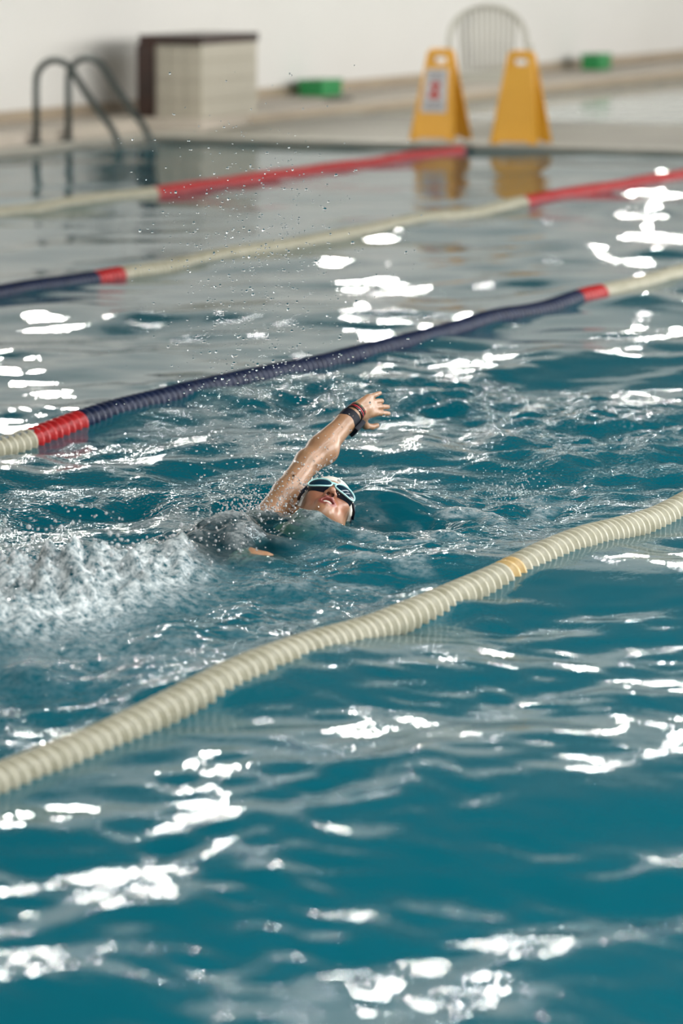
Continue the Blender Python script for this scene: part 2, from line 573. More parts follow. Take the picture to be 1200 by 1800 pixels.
def grid_mesh(name, Z):
    ns, nt_ = Z.shape
    co = np.stack([GS, GT, Z], -1).reshape(-1, 3).astype(np.float32)
    idx = np.arange(ns * nt_).reshape(ns, nt_)
    q = np.stack([idx[:-1, :-1], idx[1:, :-1], idx[1:, 1:], idx[:-1, 1:]], -1).reshape(-1, 4)
    me = bpy.data.meshes.new(name)
    me.vertices.add(len(co)); me.vertices.foreach_set('co', co.ravel())
    me.loops.add(q.size); me.loops.foreach_set('vertex_index', q.ravel().astype(np.int32))
    me.polygons.add(len(q)); me.polygons.foreach_set('loop_start', (np.arange(len(q)) * 4).astype(np.int32))
    me.update(calc_edges=True)
    me.shade_smooth()
    return me
wm = grid_mesh('pool_water', H)
for nm, arr in (('agit', agit), ('foam', foam), ('clear', clear)):
    a = wm.attributes.new(nm, 'FLOAT', 'POINT')
    a.data.foreach_set('value', arr.astype(np.float32).ravel())
tag(link('pool_water', wm, M['water']), 'rippled teal water of the lane pool around the swimmer', 'water', kind='stuff')
def water_z(x, y):
    i = int(np.clip(np.searchsorted(gs, x), 0, len(gs) - 1)); j = int(np.clip(np.searchsorted(gt, y), 0, len(gt) - 1))
    return float(H[i, j])
w2 = bpy.data.meshes.new('second_pool_water')
nx, ny = 60, 40
vs = [(P2 + .02 + (50 - P2 - .04) * i / nx, 3.0 + (T1 - .0 - 3.0) * j / ny, .004 * math.sin(i * 1.7 + j * .9)) for i in range(nx + 1) for j in range(ny + 1)]
w2.from_pydata(vs, [], [(i * (ny + 1) + j, (i + 1) * (ny + 1) + j, (i + 1) * (ny + 1) + j + 1, i * (ny + 1) + j + 1) for i in range(nx) for j in range(ny)])
w2.shade_smooth()
tag(link('pool_water', w2, M['water2']), 'pale still water of the second pool behind the yellow signs', 'water', kind='stuff')

# ------------------------------------------------------------------ lane ropes
PITCH, RAD = .043, .046
def float_prof(r):
    w = PITCH * .49
    return [(-w, .012), (-w, r * .62), (-w * .44, r * .66), (-w * .28, r * .95), (-w * .16, r), (w * .10, r), (w * .22, r * .95), (w * .36, r * .66), (w * .98, r * .62), (w * .98, .012)]
fl = {}
for c in ('cream', 'amber', 'red', 'blue'):
    me = lathe_mesh('float', float_prof(RAD), 26)
    me.materials.append(M[c]); fl[c] = me
fl_light = lathe_mesh('float', [(-PITCH * .45, RAD * .66), (-PITCH * .15, RAD * .9), (0, RAD), (PITCH * .15, RAD * .9), (PITCH * .45, RAD * .66)], 12, closed=False)
def lane_rope(y, spans, vis, label, amber=()):
    """spans: [(x_from, x_to, colour)], vis: x-range in which each float is its own part"""
    e = empty('lane_rope', (0, y, 0))
    tag(e, label, 'lane rope', 'lane ropes')
    link('cable', tube_mesh('cable', [(S0, 0, .014), (11, 0, .014), (S1, 0, .03)], .006, 8), M['cable'], e)
    jy = int(np.clip(np.searchsorted(gt, y), 0, len(gt) - 1))
    xs = np.arange(S0, S1, .05); hz = np.interp(xs, gs, H[:, jy])
    hz = np.convolve(np.pad(hz, 5, 'edge'), np.ones(11) / 11, 'valid')     # the rope rides the longer waves
    rest = {}
    k0 = int(S0 / PITCH) + 1
    for k in range(k0, int((S1 - .12) / PITCH)):
        x = k * PITCH
        c = None
        for a, b, cc in spans:
            if a <= x < b: c = cc
        if c is None: continue
        z = .002 + .85 * float(np.interp(x, xs, hz)) + .003 * math.sin(x * 5.1 + 2 * y)
        dy = .012 * math.sin(x * .8 + y)
        if vis[0] <= x <= vis[1]:
            o = link('float', fl['amber' if k in amber else c], None, e)
            o.location = (x, dy, z)
            o.rotation_euler = (random.uniform(0, 6.28), random.uniform(-.05, .05), random.uniform(-.06, .06))
        else:
            rest.setdefault(c, []).append((x, dy, z))
    for c, ps in rest.items():
        src = fl_light
        n = len(src.vertices)
        co = np.empty(n * 3, np.float32); src.vertices.foreach_get('co', co); co = co.reshape(-1, 3)
        V = np.concatenate([co + np.array(p, np.float32) for p in ps])
        fs = [tuple(p.vertices) for p in src.polygons]
        F = [tuple(v + i * n for v in f) for i in range(len(ps)) for f in fs]
        me = bpy.data.meshes.new('float_run'); me.from_pydata(V.tolist(), [], F); me.shade_smooth()
        o = link('float_run', me, M[c], e); o['kind'] = 'stuff'
    o = link('end_hook', tube_mesh('end_hook', [(S1 - .12, 0, .02), (S1 - .06, 0, .03), (S1 - .01, 0, .01), (S1 + .005, 0, -.02)], .007, 8), M['steel'], e)
    return e
lane_rope(3.81, [(S0, S1, 'cream')], (6.2, 11.3), 'thick cream lane rope nearest the camera, in front of the swimmer', amber=(int(9.24 / PITCH), int(9.24 / PITCH) + 1))
lane_rope(6.33, [(S0, 11.17, 'cream'), (11.17, 11.5, 'red'), (11.5, 16.2, 'blue'), (16.2, 16.5, 'red'), (16.5, S1, 'cream')], (10.6, 18.6), 'dark blue lane rope with short red sections just behind the swimmer')
lane_rope(8.82, [(S0, 11.17, 'cream'), (11.17, 11.5, 'red'), (11.5, 16.2, 'blue'), (16.2, 16.45, 'red'), (16.45, 21.64, 'cream'), (21.64, S1, 'red')], (14.6, 25.2), 'third lane rope, blue at left, pale in the middle, red at right')
lane_rope(11.27, [(S0, 11.17, 'cream'), (11.17, 11.5, 'red'), (11.5, 16.2, 'blue'), (16.2, 16.45, 'red'), (16.45, 21.5, 'cream'), (21.5, S1, 'red')], (19.0, S1), 'farthest lane rope, pale at left then red up to the yellow signs')

# ------------------------------------------------------------------ poolside things
def ladder():
    e = empty('pool_ladder', (25.7, T1, ZD))
    tag(e, 'grey tubular steel pool ladder with two arched handrails', 'ladder')
    for x in (-.24, .26):
        pts = [(x, .36, 0), (x, .36, .40)]
        for k in range(1, 12):
            a = math.pi * k / 11 * .80
            pts.append((x, .36 - .17 * (1 - math.cos(a)), .47 + .17 * math.sin(a)))
        l = pts[-1]
        pts += [(x, l[1] - .12, l[2] - .17), (x, -.30, .12), (x, -.38, -.05), (x, -.38, -1.0)]
        link('handrail', tube_mesh('handrail', pts, .026, 14), M['steel'], e)
        link('foot_flange', lathe_mesh('foot_flange', [(0, .02), (0, .055), (.015, .05), (.03, .03), (.03, .02)], 20, 'z'), M['steel'], e).location = (x, .36, 0)
    for z in (-.03, -.33, -.63):
        o = link('tread', box_mesh('tread', [((-.24, -.43, z - .02), (.26, -.33, z + .02))], .008), M['steel'], e)
ladder()

def counter():
    x0, x1, y0, y1, h = 27.78, 28.80, 14.14, 14.66, .76
    e = empty('tiled_counter', (x0, y0, ZD))
    tag(e, 'tiled poolside counter with dark wooden post and top', 'counter')
    lx, ly = x1 - x0, y1 - y0
    link('core', box_mesh('core', [((.012, .012, 0), (lx - .012, ly - .012, h - .07))]), M['grout'], e)
    link('wooden_top', box_mesh('wooden_top', [((-.02, -.01, h - .075), (lx + .01, ly + .04, h))], .008), M['wood'], e)
    link('wooden_post', box_mesh('wooden_post', [((-.04, ly - .10, -.02), (.06, ly + .05, h - .076))], .006), M['wood'], e)
    link('base_course', box_mesh('base_course', [((-.02, -.02, 0), (lx, .01, .07))], .004), M['ledge'], e)
    t = .16
    ms = {}
    def tile(lo, hi):
        d = tuple(round(b - a, 4) for a, b in zip(lo, hi))
        if d not in ms:
            ms[d] = box_mesh('tile', [((0, 0, 0), d)], .003); ms[d].materials.append(M['panel'])
        o = link('tile', ms[d], None, e); o.location = lo
    for iz in range(4):
        z0 = .075 + iz * t * 1.01
        for iy in range(3):
            a = .0 + iy * .145
            tile((0, a + .003, z0), (.014, a + .142, z0 + t - .004))
        for ix in range(6):
            a = ix * lx / 6
            tile((a + .003, 0, z0), (a + lx / 6 - .003, .014, z0 + t - .004))
    return e
counter()

def sign(loc, rz, label, sticker):
    e = empty('wet_floor_sign', loc, rz)
    tag(e, label, 'sign', 'yellow floor signs')
    h, wt, wb = .69, .20, .37
    outer = []
    # trapezoid with rounded shoulders and two feet
    outer += [(-wb / 2, 0), (-wb / 2 + .06, 0), (-wb / 2 + .08, .018), (wb / 2 - .08, .018), (wb / 2 - .06, 0), (wb / 2, 0)]
    for k in range(5):
        a = R(90 * k / 4); outer.append((wt / 2 - .03 + .03 * math.cos(a), h - .03 + .03 * math.sin(a)))
    for k in range(5):
        a = R(90 + 90 * k / 4); outer.append((-wt / 2 + .03 + .03 * math.cos(a), h - .03 + .03 * math.sin(a)))
    hole = rrect(0, h - .075, .135, .062, .03)
    me = plate_mesh('panel', outer, [hole], .022, .004)
    tilt = math.atan2(.15, h)
    for sgn, nm in ((-1, 'front_panel'), (1, 'back_panel')):
        p = link(nm, me.copy(), M['yellow'], e)
        p.rotation_euler = (-sgn * -tilt if False else sgn * tilt, 0, 0)
        p.location = (0, sgn * .165, .006)
        # raised edge ribs stiffen each panel
        ribs = link('edge_rib', tube_mesh('edge_rib', [(-wb / 2 + .012, sgn * .002, .0), (-wt / 2 + .010, sgn * .002, h - .03)], .011, 8), M['yellow'], p)
        ribs = link('edge_rib', tube_mesh('edge_rib', [(wb / 2 - .012, sgn * .002, .0), (wt / 2 - .010, sgn * .002, h - .03)], .011, 8), M['yellow'], p)
        if sticker and sgn == -1:
            lab = plate_mesh('label', [(-.105, .21), (.105, .21), (.088, .545), (-.088, .545)], [], .004, .0008)
            lb = link('label', lab, M['label'], p); lb.location = (-.005, -.0125, 0)
            lb['label'] = 'grey white printed label with red pictogram'
            def mark(nm, pts, m):
                o = link(nm, plate_mesh(nm, pts, [], .002, .0004), M[m], p); o.location = (-.005, -.0155, 0)
            for zz, w in ((.515, .12), (.49, .13), (.465, .11)):
                for i in range(4):
                    mark('print_line', rrect((i - 1.5) * w / 4, zz, w / 4 - .008, .012, .003), 'ink')
            for zz, w in ((.285, .15), (.262, .16), (.24, .14)):
                for i in range(5):
                    mark('print_line', rrect((i - 2) * w / 5, zz, w / 5 - .006, .012, .003), 'ink')
            mark('pictogram', rrect(.0, .418, .085, .045, .02), 'red_ink')
            mark('pictogram', rrect(-.004, .342, .095, .05, .02), 'red_ink')
            mark('pictogram', rrect(.0, .38, .022, .05, .006), 'red_ink')
    link('hinge', tube_mesh('hinge', [(-.08, 0, h - .004), (.08, 0, h - .004)], .010, 10), M['yellow'], e)
    return e
sign((27.05, 11.72, ZD + .02), R(-90), 'yellow A-frame floor sign with printed grey label, left of the plastic chair', True)
sign((26.86, 10.98, ZD + .02), R(-90 + 3), 'plain yellow A-frame floor sign without label, right of the plastic chair', False)

def chair():
    e = empty('plastic_chair', (29.3, 12.27, ZD), R(-65))
    tag(e, 'pale plastic garden armchair with slatted arched back between yellow signs', 'chair')
    # local: faces -y, x is width
    e.scale = (1.12, 1.12, 1.08)
    # backrest: arched hoop running down into the arms
    hoop = []
    for k in range(25):
        a = math.pi * k / 24
        x = -.285 * math.cos(a)
        z = .60 + .30 * math.sin(a) ** .8
        y = .24 - .10 * (1 - math.sin(a)) + .05 * math.sin(a)
        hoop.append((x, y, z))
    link('back_hoop', tube_mesh('back_hoop', hoop, .021, 10), M['chair'], e)
    for sx in (-1, 1):
        x = sx * .285
        link('armrest', tube_mesh('armrest', [(x, .15, .60), (x * 1.03, .05, .615), (x * 1.04, -.10, .62), (x * 1.02, -.22, .61), (x, -.25, .58)], .026, 10, squash=(.6, 1.25)), M['chair'], e)
        link('leg', tube_mesh('leg', [(x, -.24, .59), (x * .99, -.23, .42), (x * 1.02, -.25, .2), (x * 1.05, -.27, 0)], [.022, .028, .026, .022], 8), M['chair'], e)
        link('leg', tube_mesh('leg', [(x * .9, .19, .46), (x * .95, .23, .25), (x, .27, 0)], [.03, .027, .022], 8), M['chair'], e)
    n = 11
    for i in range(n):
        x = (i - (n - 1) / 2) * .040
        a = math.acos(max(-1, min(1, -x / .285)))
        zt = .60 + .30 * math.sin(a) ** .8
        link('back_slat', tube_mesh('back_slat', [(x * .92, .19, .40), (x * .96, .22, .55), (x, .25, .72), (x, .285, zt - .005)], .0145, 6, squash=(.5, 1)), M['chair'], e)
    seat = box_mesh('seat', [((-.27, -.25, .385), (.27, .22, .425))], .014)
    link('seat', seat, M['chair'], e)
    link('seat_apron', box_mesh('seat_apron', [((-.26, -.245, .34), (.26, -.225, .386)), ((-.262, -.24, .34), (-.245, .2, .386)), ((.245, -.24, .34), (.262, .2, .386))], .004), M['chair'], e)
chair()

def crate(loc, rz, d, label):
    e = empty('green_box', loc, rz)
    tag(e, label, 'box', 'green boxes by the wall')
    x, y, z = d
    link('body', box_mesh('body', [((-x / 2, -y / 2, 0), (x / 2, y / 2, z * .8))], .012), M['green'], e)
    link('lid', box_mesh('lid', [((-x / 2 - .008, -y / 2 - .008, z * .8), (x / 2 + .008, y / 2 + .008, z))], .01), M['green'], e)
crate((31.75, 14.95, ZL), 0, (.42, .24, .15), 'small green box against the wall beside the tiled counter')
crate((38.45, 14.86, ZL), 0, (.36, .20, .17), 'small green box at the wall by the second pool, right of the chair')
dm = box_mesh('drain_cover', [((-.16, -.07, 0), (.16, .07, .018))], .006)
o = link('drain_cover', dm, M['dark']); o.location = (31.0, 14.42, ZL)
tag(o, 'small flat dark cover lying on the ledge beside the left green box', 'cover')

# ------------------------------------------------------------------ swimmer
f32 = np.float32
def V3(*a): return np.array(a, f32)
class P3:
    """point cloud with x, y, z arrays"""
    def __init__(s, x, y, z): s.x, s.y, s.z = x, y, z
def cap(p, a, b, ra, rb):
    d = [float(b[i] - a[i]) for i in range(3)]
    L2 = d[0] ** 2 + d[1] ** 2 + d[2] ** 2 + 1e-12
    ax, ay, az = p.x - f32(a[0]), p.y - f32(a[1]), p.z - f32(a[2])
    t = np.clip((ax * f32(d[0]) + ay * f32(d[1]) + az * f32(d[2])) * f32(1 / L2), 0, 1)
    ax = ax - t * f32(d[0]); ay = ay - t * f32(d[1]); az = az - t * f32(d[2])
    return np.sqrt(ax * ax + ay * ay + az * az) - (f32(ra) + t * f32(rb - ra))
def ell(p, c, r):
    x, y, z = (p.x - f32(c[0])), (p.y - f32(c[1])), (p.z - f32(c[2]))
    k0 = np.sqrt((x / f32(r[0])) ** 2 + (y / f32(r[1])) ** 2 + (z / f32(r[2])) ** 2)
    k1 = np.sqrt((x / f32(r[0] ** 2)) ** 2 + (y / f32(r[1] ** 2)) ** 2 + (z / f32(r[2] ** 2)) ** 2) + f32(1e-9)
    return k0 * (k0 - 1) / k1
def smin(a, b, k):
    h = np.clip(.5 + .5 * (b - a) / f32(k), 0, 1)
    return b + (a - b) * h - f32(k) * h * (1 - h)
def smax(a, b, k): return -smin(-a, -b, k)

def surface_nets(fn, lo, hi, h):
    n = [int(math.ceil((hi[i] - lo[i]) / h)) + 1 for i in range(3)]
    ax = [(lo[i] + h * np.arange(n[i])).astype(f32) for i in range(3)]
    v = np.empty(n, f32)
    st = max(1, int(1.2e6 / (n[1] * n[2])))
    Y, Z = np.meshgrid(ax[1], ax[2], indexing='ij')
    for i in range(0, n[0], st):
        X = ax[0][i:i + st]
        sh = (len(X), n[1], n[2])
        p = P3(np.broadcast_to(X[:, None, None], sh), np.broadcast_to(Y[None], sh), np.broadcast_to(Z[None], sh))
        v[i:i + st] = fn(p)
    ins = v < 0
    c = np.zeros([k - 1 for k in n], np.int8)
    for dx in (0, 1):
        for dy in (0, 1):
            for dz in (0, 1):
                c += ins[dx:n[0] - 1 + dx, dy:n[1] - 1 + dy, dz:n[2] - 1 + dz]
    act = np.argwhere((c > 0) & (c < 8))
    ind = np.full(c.shape, -1, np.int32)
    ind[act[:, 0], act[:, 1], act[:, 2]] = np.arange(len(act))
    pos = np.zeros((len(act), 3), f32); cnt = np.zeros(len(act), f32)
    cor = [(a, b, d) for a in (0, 1) for b in (0, 1) for d in (0, 1)]
    val = {q: v[act[:, 0] + q[0], act[:, 1] + q[1], act[:, 2] + q[2]] for q in cor}
    for q in cor:
        for k in range(3):
            if q[k] == 0:
                r = list(q); r[k] = 1; r = tuple(r)
                m = (val[q] < 0) != (val[r] < 0)
                t = np.where(m, val[q] / np.where(m, val[q] - val[r], 1), 0)
                pp = np.tile(np.array(q, f32), (len(act), 1)); pp[:, k] = t
                pos += pp * m[:, None]; cnt += m
    pos = (pos / cnt[:, None] + act) * f32(h) + np.array(lo, f32)
    F = []
    for k in range(3):
        a, b = [(1, 2), (2, 0), (0, 1)][k]
        s0 = [slice(None)] * 3; s1 = [slice(None)] * 3
        s0[k] = slice(0, -1); s1[k] = slice(1, None)
        e0, e1 = ins[tuple(s0)], ins[tuple(s1)]
        for flip, mm in ((0, e0 & ~e1), (1, ~e0 & e1)):
            e = np.argwhere(mm)
            ok = (e[:, a] > 0) & (e[:, b] > 0) & (e[:, a] < n[a] - 1) & (e[:, b] < n[b] - 1)
            e = e[ok]
            q = []
            for da, db in ((-1, -1), (0, -1), (0, 0), (-1, 0)):
                g = e.copy(); g[:, a] += da; g[:, b] += db
                q.append(ind[g[:, 0], g[:, 1], g[:, 2]])
            q = np.stack(q, -1)
            if flip: q = q[:, ::-1]
            F.append(q)
    return pos, np.concatenate(F)
def np_mesh(name, pos, F):
    me = bpy.data.meshes.new(name)
    me.vertices.add(len(pos)); me.vertices.foreach_set('co', pos.astype(f32).ravel())
    k = F.shape[1]
    me.loops.add(F.size); me.loops.foreach_set('vertex_index', F.ravel().astype(np.int32))
    me.polygons.add(len(F)); me.polygons.foreach_set('loop_start', (np.arange(len(F)) * k).astype(np.int32))
    me.update(calc_edges=True); me.validate()
    me.shade_smooth()
    return me

# head frame: HL towards the swimmer's left ear, HU to the crown, HF out of the face
HC = np.array([9.907, 4.658, .014])
HU = np.array([.9145, .2427, .3238]); HL = np.array([.35, -.876, -.3317]); HF = np.array([-.2031, -.4167, .8861])
def tohead(p):
    x, y, z = p.x - f32(HC[0]), p.y - f32(HC[1]), p.z - f32(HC[2])
    g = lambda d: x * f32(d[0]) + y * f32(d[1]) + z * f32(d[2])
    return P3(g(HL), g(HU), g(HF))
def hw(l, u, f): return HC + HL * l + HU * u + HF * f
def cranium(q): return ell(q, (0, .040, -.006), (.077, .092, .101))
def head_sdf(p):
    q = tohead(p)
    d = cranium(q)
    d = smin(d, ell(q, (0, -.03, .028), (.058, .078, .058)), .03)
    d = smin(d, cap(q, (0, -.092, .066), (0, -.094, .064), .018, .018), .028)
    for s in (-1, 1):
        d = smin(d, cap(q, (s * .056, -.035, -.005), (s * .012, -.092, .058), .017, .016), .025)
        d = smin(d, ell(q, (s * .040, -.018, .062), (.022, .018, .020)), .02)
        d = smin(d, ell(q, (s * .075, -.008, -.012), (.009, .030, .018)), .006)
    d = smin(d, cap(q, (-.034, .024, .074), (.034, .024, .074), .014, .014), .02)
    for s in (-1, 1):                                   # eye sockets
        d = smax(d, -ell(q, (s * .033, .002, .096), (.019, .013, .014)), .012)
    d = smin(d, cap(q, (0, .012, .084), (0, -.030, .106), .0075, .0105), .012)   # nose
    d = smin(d, ell(q, (0, -.033, .107), (.0105, .0095, .0095)), .006)
    for s in (-1, 1):
        d = smin(d, ell(q, (s * .0115, -.037, .095), (.0085, .008, .011)), .006)
    # lips round an open mouth
    d = smin(d, ell(q, (0, -.064, .078), (.030, .022, .014)), .015)
    for s in (-1, 1):
        d = smin(d, cap(q, (s * .024, -.067, .080), (s * .007, -.0555, .0925), .0038, .0056), .006)
        d = smin(d, cap(q, (s * .023, -.069, .079), (s * .0, -.0835, .0875), .0036, .0062), .006)
    d = smin(d, cap(q, (-.007, -.056, .0925), (.007, -.056, .0925), .0052, .0052), .005)
    d = smax(d, -ell(q, (0, -.0700, .092), (.0175, .0092, .024)), .004)
    for s in (-1, 1):
        d = smax(d, -cap(q, (s * .0068, -.0475, .1005), (s * .0058, -.036, .098), .0042, .003), .002)
    return d

SHR, ELR, WRR = np.array([9.800, 4.785, .015]), np.array([10.045, 4.772, .146]), np.array([10.275, 4.724, .268])
KNR, TIPR = np.array([10.352, 4.703, .283]), np.array([10.425, 4.681, .281])
SHL, ELL_, WRL = np.array([9.82, 4.50, -.075]), np.array([9.56, 4.455, -.10]), np.array([9.28, 4.50, -.022])
NECK = np.array([9.72, 4.645, -.065])
def torso_sdf(p):
    p = P3(p.x, p.y, p.z + f32(.015))
    d = cap(p, (9.68, 4.725, -.065), (9.36, 4.725, -.085), .094, .080)
    d = smin(d, cap(p, (9.69, 4.575, -.105), (9.36, 4.60, -.100), .092, .080), .07)
    d = smin(d, cap(p, (9.36, 4.73, -.085), (9.06, 4.745, -.085), .076, .096), .05)
    d = smin(d, cap(p, (9.36, 4.60, -.10), (9.06, 4.60, -.095), .076, .096), .05)
    d = smin(d, ell(p, (9.56, 4.725, -.005), (.065, .058, .045)), .03)
    d = smin(d, ell(p, (9.56, 4.590, -.035), (.065, .058, .045)), .03)
    d = smin(d, cap(p, SHR + (-.03, -.01, -.005), NECK + (0, 0, .015), .048, .05), .05)
    d = smin(d, cap(p, SHL + (0, 0, .015), NECK + (0, 0, .015), .048, .05), .05)
    return d
def hand_prims(wr, kn, tip, b, curl, pinky):
    """list of capsules; b points from index to little finger, pinky flips the hand"""
    wr, kn, tip, b = (np.array(q, float) for q in (wr, kn, tip, b))
    a = kn - wr; a /= np.linalg.norm(a)
    b = b - a * (b @ a); b /= np.linalg.norm(b)
    n = np.cross(a, b) * pinky                         # out of the palm
    L = np.linalg.norm(kn - wr)
    out = [('palm', wr, wr + a * L * .5, .021, .022)]
    lens = (.072, .082, .077, .060)
    for i in range(4):
        o = (i - 1.5) * .0168
        k = wr + a * (L * (.97, 1.03, 1.0, .9)[i]) + b * o
        out.append(('palm', wr + b * o * .6 + a * .012, k, .014, .0112))
        d = tip - kn; d = d / np.linalg.norm(d)
        d = d + b * (i - 1.5) * (.05 if i < 3 else .12); d /= np.linalg.norm(d)
        pt, r = k, .0092 - .0008 * (i == 3)
        for j, fr in enumerate((.45, .31, .24)):
            c = curl[i] * (j + .4)
            dd = d * math.cos(c) + n * math.sin(c)
            q = pt + dd * lens[i] * fr
            out.append(('f%d' % i, pt, q, r, r * .9)); pt, r = q, r * .9
    t0 = wr + a * .022 - b * .022 + n * .008
    t1 = t0 + a * .026 - b * .030 + n * .014
    t2 = t1 + a * .030 - b * .012 + n * .006
    t3 = t2 + a * .024 - b * .002
    out += [('palm', wr + a * .01, t1, .017, .0115), ('th', t1, t2, .0105, .009), ('th', t2, t3, .009, .0075)]
    return out
HANDR = hand_prims(WRR, KNR, TIPR, (.05, .25, 1.0), (.10, .16, .26, .05), -1)
HANDL = hand_prims(WRL, (9.19, 4.53, .020), (9.11, 4.555, .034), (.1, .9, .45), (.3, .35, .4, .4), 1)
def hand_sdf(p, prims):
    d = None; groups = {}
    for nm, a, b, ra, rb in prims:
        c = cap(p, a, b, ra, rb)
        groups[nm] = c if nm not in groups else smin(groups[nm], c, .012 if nm == 'palm' else .003)
    d = groups.pop('palm')
    for g in groups.values(): d = smin(d, g, .005)
    return d
def arms_sdf(p, which):
    if which == 'R':
        d = cap(p, SHR, SHR + (ELR - SHR) * .45, .042, .037)
        d = smin(d, cap(p, SHR + (ELR - SHR) * .45, ELR, .037, .036), .02)
        m = ELR + (WRR - ELR) * .27
        d = smin(d, cap(p, ELR, m + (.006, -.010, -.006), .036, .0425), .02)
        d = smin(d, cap(p, m, ELR + (WRR - ELR) * .78, .0415, .029), .02)
        d = smin(d, cap(p, ELR + (WRR - ELR) * .78, WRR, .029, .0235), .015)
        return d
    d = cap(p, SHL, ELL_, .048, .038)
    m = ELL_ + (WRL - ELL_) * .3
    d = smin(d, cap(p, ELL_, m, .037, .040), .02)
    d = smin(d, cap(p, m, WRL, .040, .024), .02)
    return d
def legs_sdf(p):
    d = None
    for hp, kn, an, to in (((9.05, 4.745, -.09), (8.64, 4.76, -.075), (8.26, 4.76, -.06), (8.07, 4.76, -.02)),
                           ((9.05, 4.60, -.095), (8.65, 4.585, -.15), (8.28, 4.58, -.24), (8.09, 4.58, -.22))):
        c = cap(p, hp, kn, .088, .058)
        c = smin(c, cap(p, kn, tuple(np.array(kn) + (np.array(an) - kn) * .35), .056, .055), .03)
        c = smin(c, cap(p, tuple(np.array(kn) + (np.array(an) - kn) * .35), an, .054, .036), .03)
        c = smin(c, cap(p, an, to, .036, .02), .02)
        c = smin(c, ell(p, tuple(np.array(an) + (.02, 0, -.03)), (.03, .03, .035)), .02)
        d = c if d is None else np.minimum(d, c)
    return d
def near_head(p):
    d = head_sdf(p)
    q0, q1 = hw(0, -.045, -.03), NECK
    return smin(d, cap(p, q0, q1, .052, .056), .025)
def body_full(p):
    d = torso_sdf(p)
    d = smin(d, near_head(p), .02)
    d = smin(d, arms_sdf(p, 'R'), .03)
    d = smin(d, arms_sdf(p, 'L'), .03)
    d = smin(d, legs_sdf(p), .035)
    return smin(d, hand_sdf(p, HANDL), .012)
def arm_hand(p): return smin(arms_sdf(p, 'R'), hand_sdf(p, HANDR), .012)
def head_region(p):
    d = smin(near_head(p), torso_sdf(p), .02)
    return smin(d, arms_sdf(p, 'R'), .03)
pieces = [surface_nets(head_region, (9.76, 4.49, -.13), (10.08, 4.80, .17), .0022),
          surface_nets(arm_hand, (10.00, 4.58, .08), (10.50, 4.86, .36), .0024),
          surface_nets(body_full, (7.98, 4.36, -.32), (10.06, 4.90, .24), .007)]
PV, PF, off = [], [], 0
keep = []
for i, (v, f) in enumerate(pieces):
    c = v[f].mean(1)
    hb = (c[:, 0] > 9.775) & (c[:, 0] < 10.07) & (c[:, 1] > 4.505) & (c[:, 1] < 4.785) & (c[:, 2] > -.115) & (c[:, 2] < .16)
    ab = c[:, 0] > 10.02
    if i == 0: m = hb & ~(ab & (c[:, 1] > 4.73))
    elif i == 1: m = c[:, 0] > 10.012
    else:
        hb2 = (c[:, 0] > 9.785) & (c[:, 0] < 10.06) & (c[:, 1] > 4.515) & (c[:, 1] < 4.775) & (c[:, 2] > -.105) & (c[:, 2] < .15)
        m = ~hb2 & ~(c[:, 0] > 10.02)
    PV.append(v); PF.append(f[m] + off); off += len(v)
PV = np.concatenate(PV); PF = np.concatenate(PF)
used = np.zeros(len(PV), bool); used[PF.ravel()] = True
remap = np.cumsum(used) - 1
PV = PV[used]; PF = remap[PF]
bme = np_mesh('body', PV, PF)
# skin colour: lips and the inside of the mouth have their own, nostril shade is painted in
q = tohead(P3(*[PV[:, i].astype(f32) for i in range(3)]))
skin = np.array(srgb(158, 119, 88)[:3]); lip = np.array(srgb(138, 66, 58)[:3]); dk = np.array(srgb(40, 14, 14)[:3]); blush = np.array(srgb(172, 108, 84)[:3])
tint = np.tile(skin, (len(PV), 1))
def blend(t, col, w): return t * (1 - w[:, None]) + col * w[:, None]
hd = np.exp(-((q.x / .07) ** 2 + ((q.y + .03) / .07) ** 2 + ((q.z - .07) / .05) ** 2) ** 2)
tint = blend(tint, blush, .75 * hd)
lw = 1 - ss(.85, 1.15, np.sqrt((q.x / .027) ** 2 + ((q.y + .0695) / .0185) ** 2))
tint = blend(tint, lip, lw * (q.z > .06))
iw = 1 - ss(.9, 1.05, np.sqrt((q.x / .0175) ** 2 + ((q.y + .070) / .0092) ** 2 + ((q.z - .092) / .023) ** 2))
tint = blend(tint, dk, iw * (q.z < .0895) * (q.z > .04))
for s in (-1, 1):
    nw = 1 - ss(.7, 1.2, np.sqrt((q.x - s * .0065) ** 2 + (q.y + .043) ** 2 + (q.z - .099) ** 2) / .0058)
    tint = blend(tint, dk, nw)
ca = bme.color_attributes.new('tint', 'FLOAT_COLOR', 'POINT')
ca.data.foreach_set('color', np.concatenate([tint, np.ones((len(tint), 1))], 1).astype(f32).ravel())
person = empty('person', (9.3, 4.66, -.3))
tag(person, 'backstroke swimmer in white cap, mint goggles and dark suit, right arm raised', 'person')
PL = Vector((9.3, 4.66, -.3))
def pchild(name, me, m, parent=None):
    """parts are modelled in world coordinates"""
    o = link(name, me, m, parent or person)
    if parent is None: o.location = -PL
    return o
pchild('body', bme, M['skin'])

# cap
def cap_fn(p):
    q_ = tohead(p)
    d = smin(cranium(q_), ell(q_, (0, .0, -.03), (.0765, .07, .078)), .03) - f32(.0045)
    cut = f32(.028) - (q_.y * f32(.86) - (q_.z - f32(.03)) * f32(.50) + f32(.02))
    return smax(d, cut, .004)
v, f = surface_nets(cap_fn, tuple(HC - .15), tuple(HC + .15), .003)
capo = pchild('swim_cap', np_mesh('swim_cap', v, f), M['cap']); capo['label'] = 'white silicone swim cap'
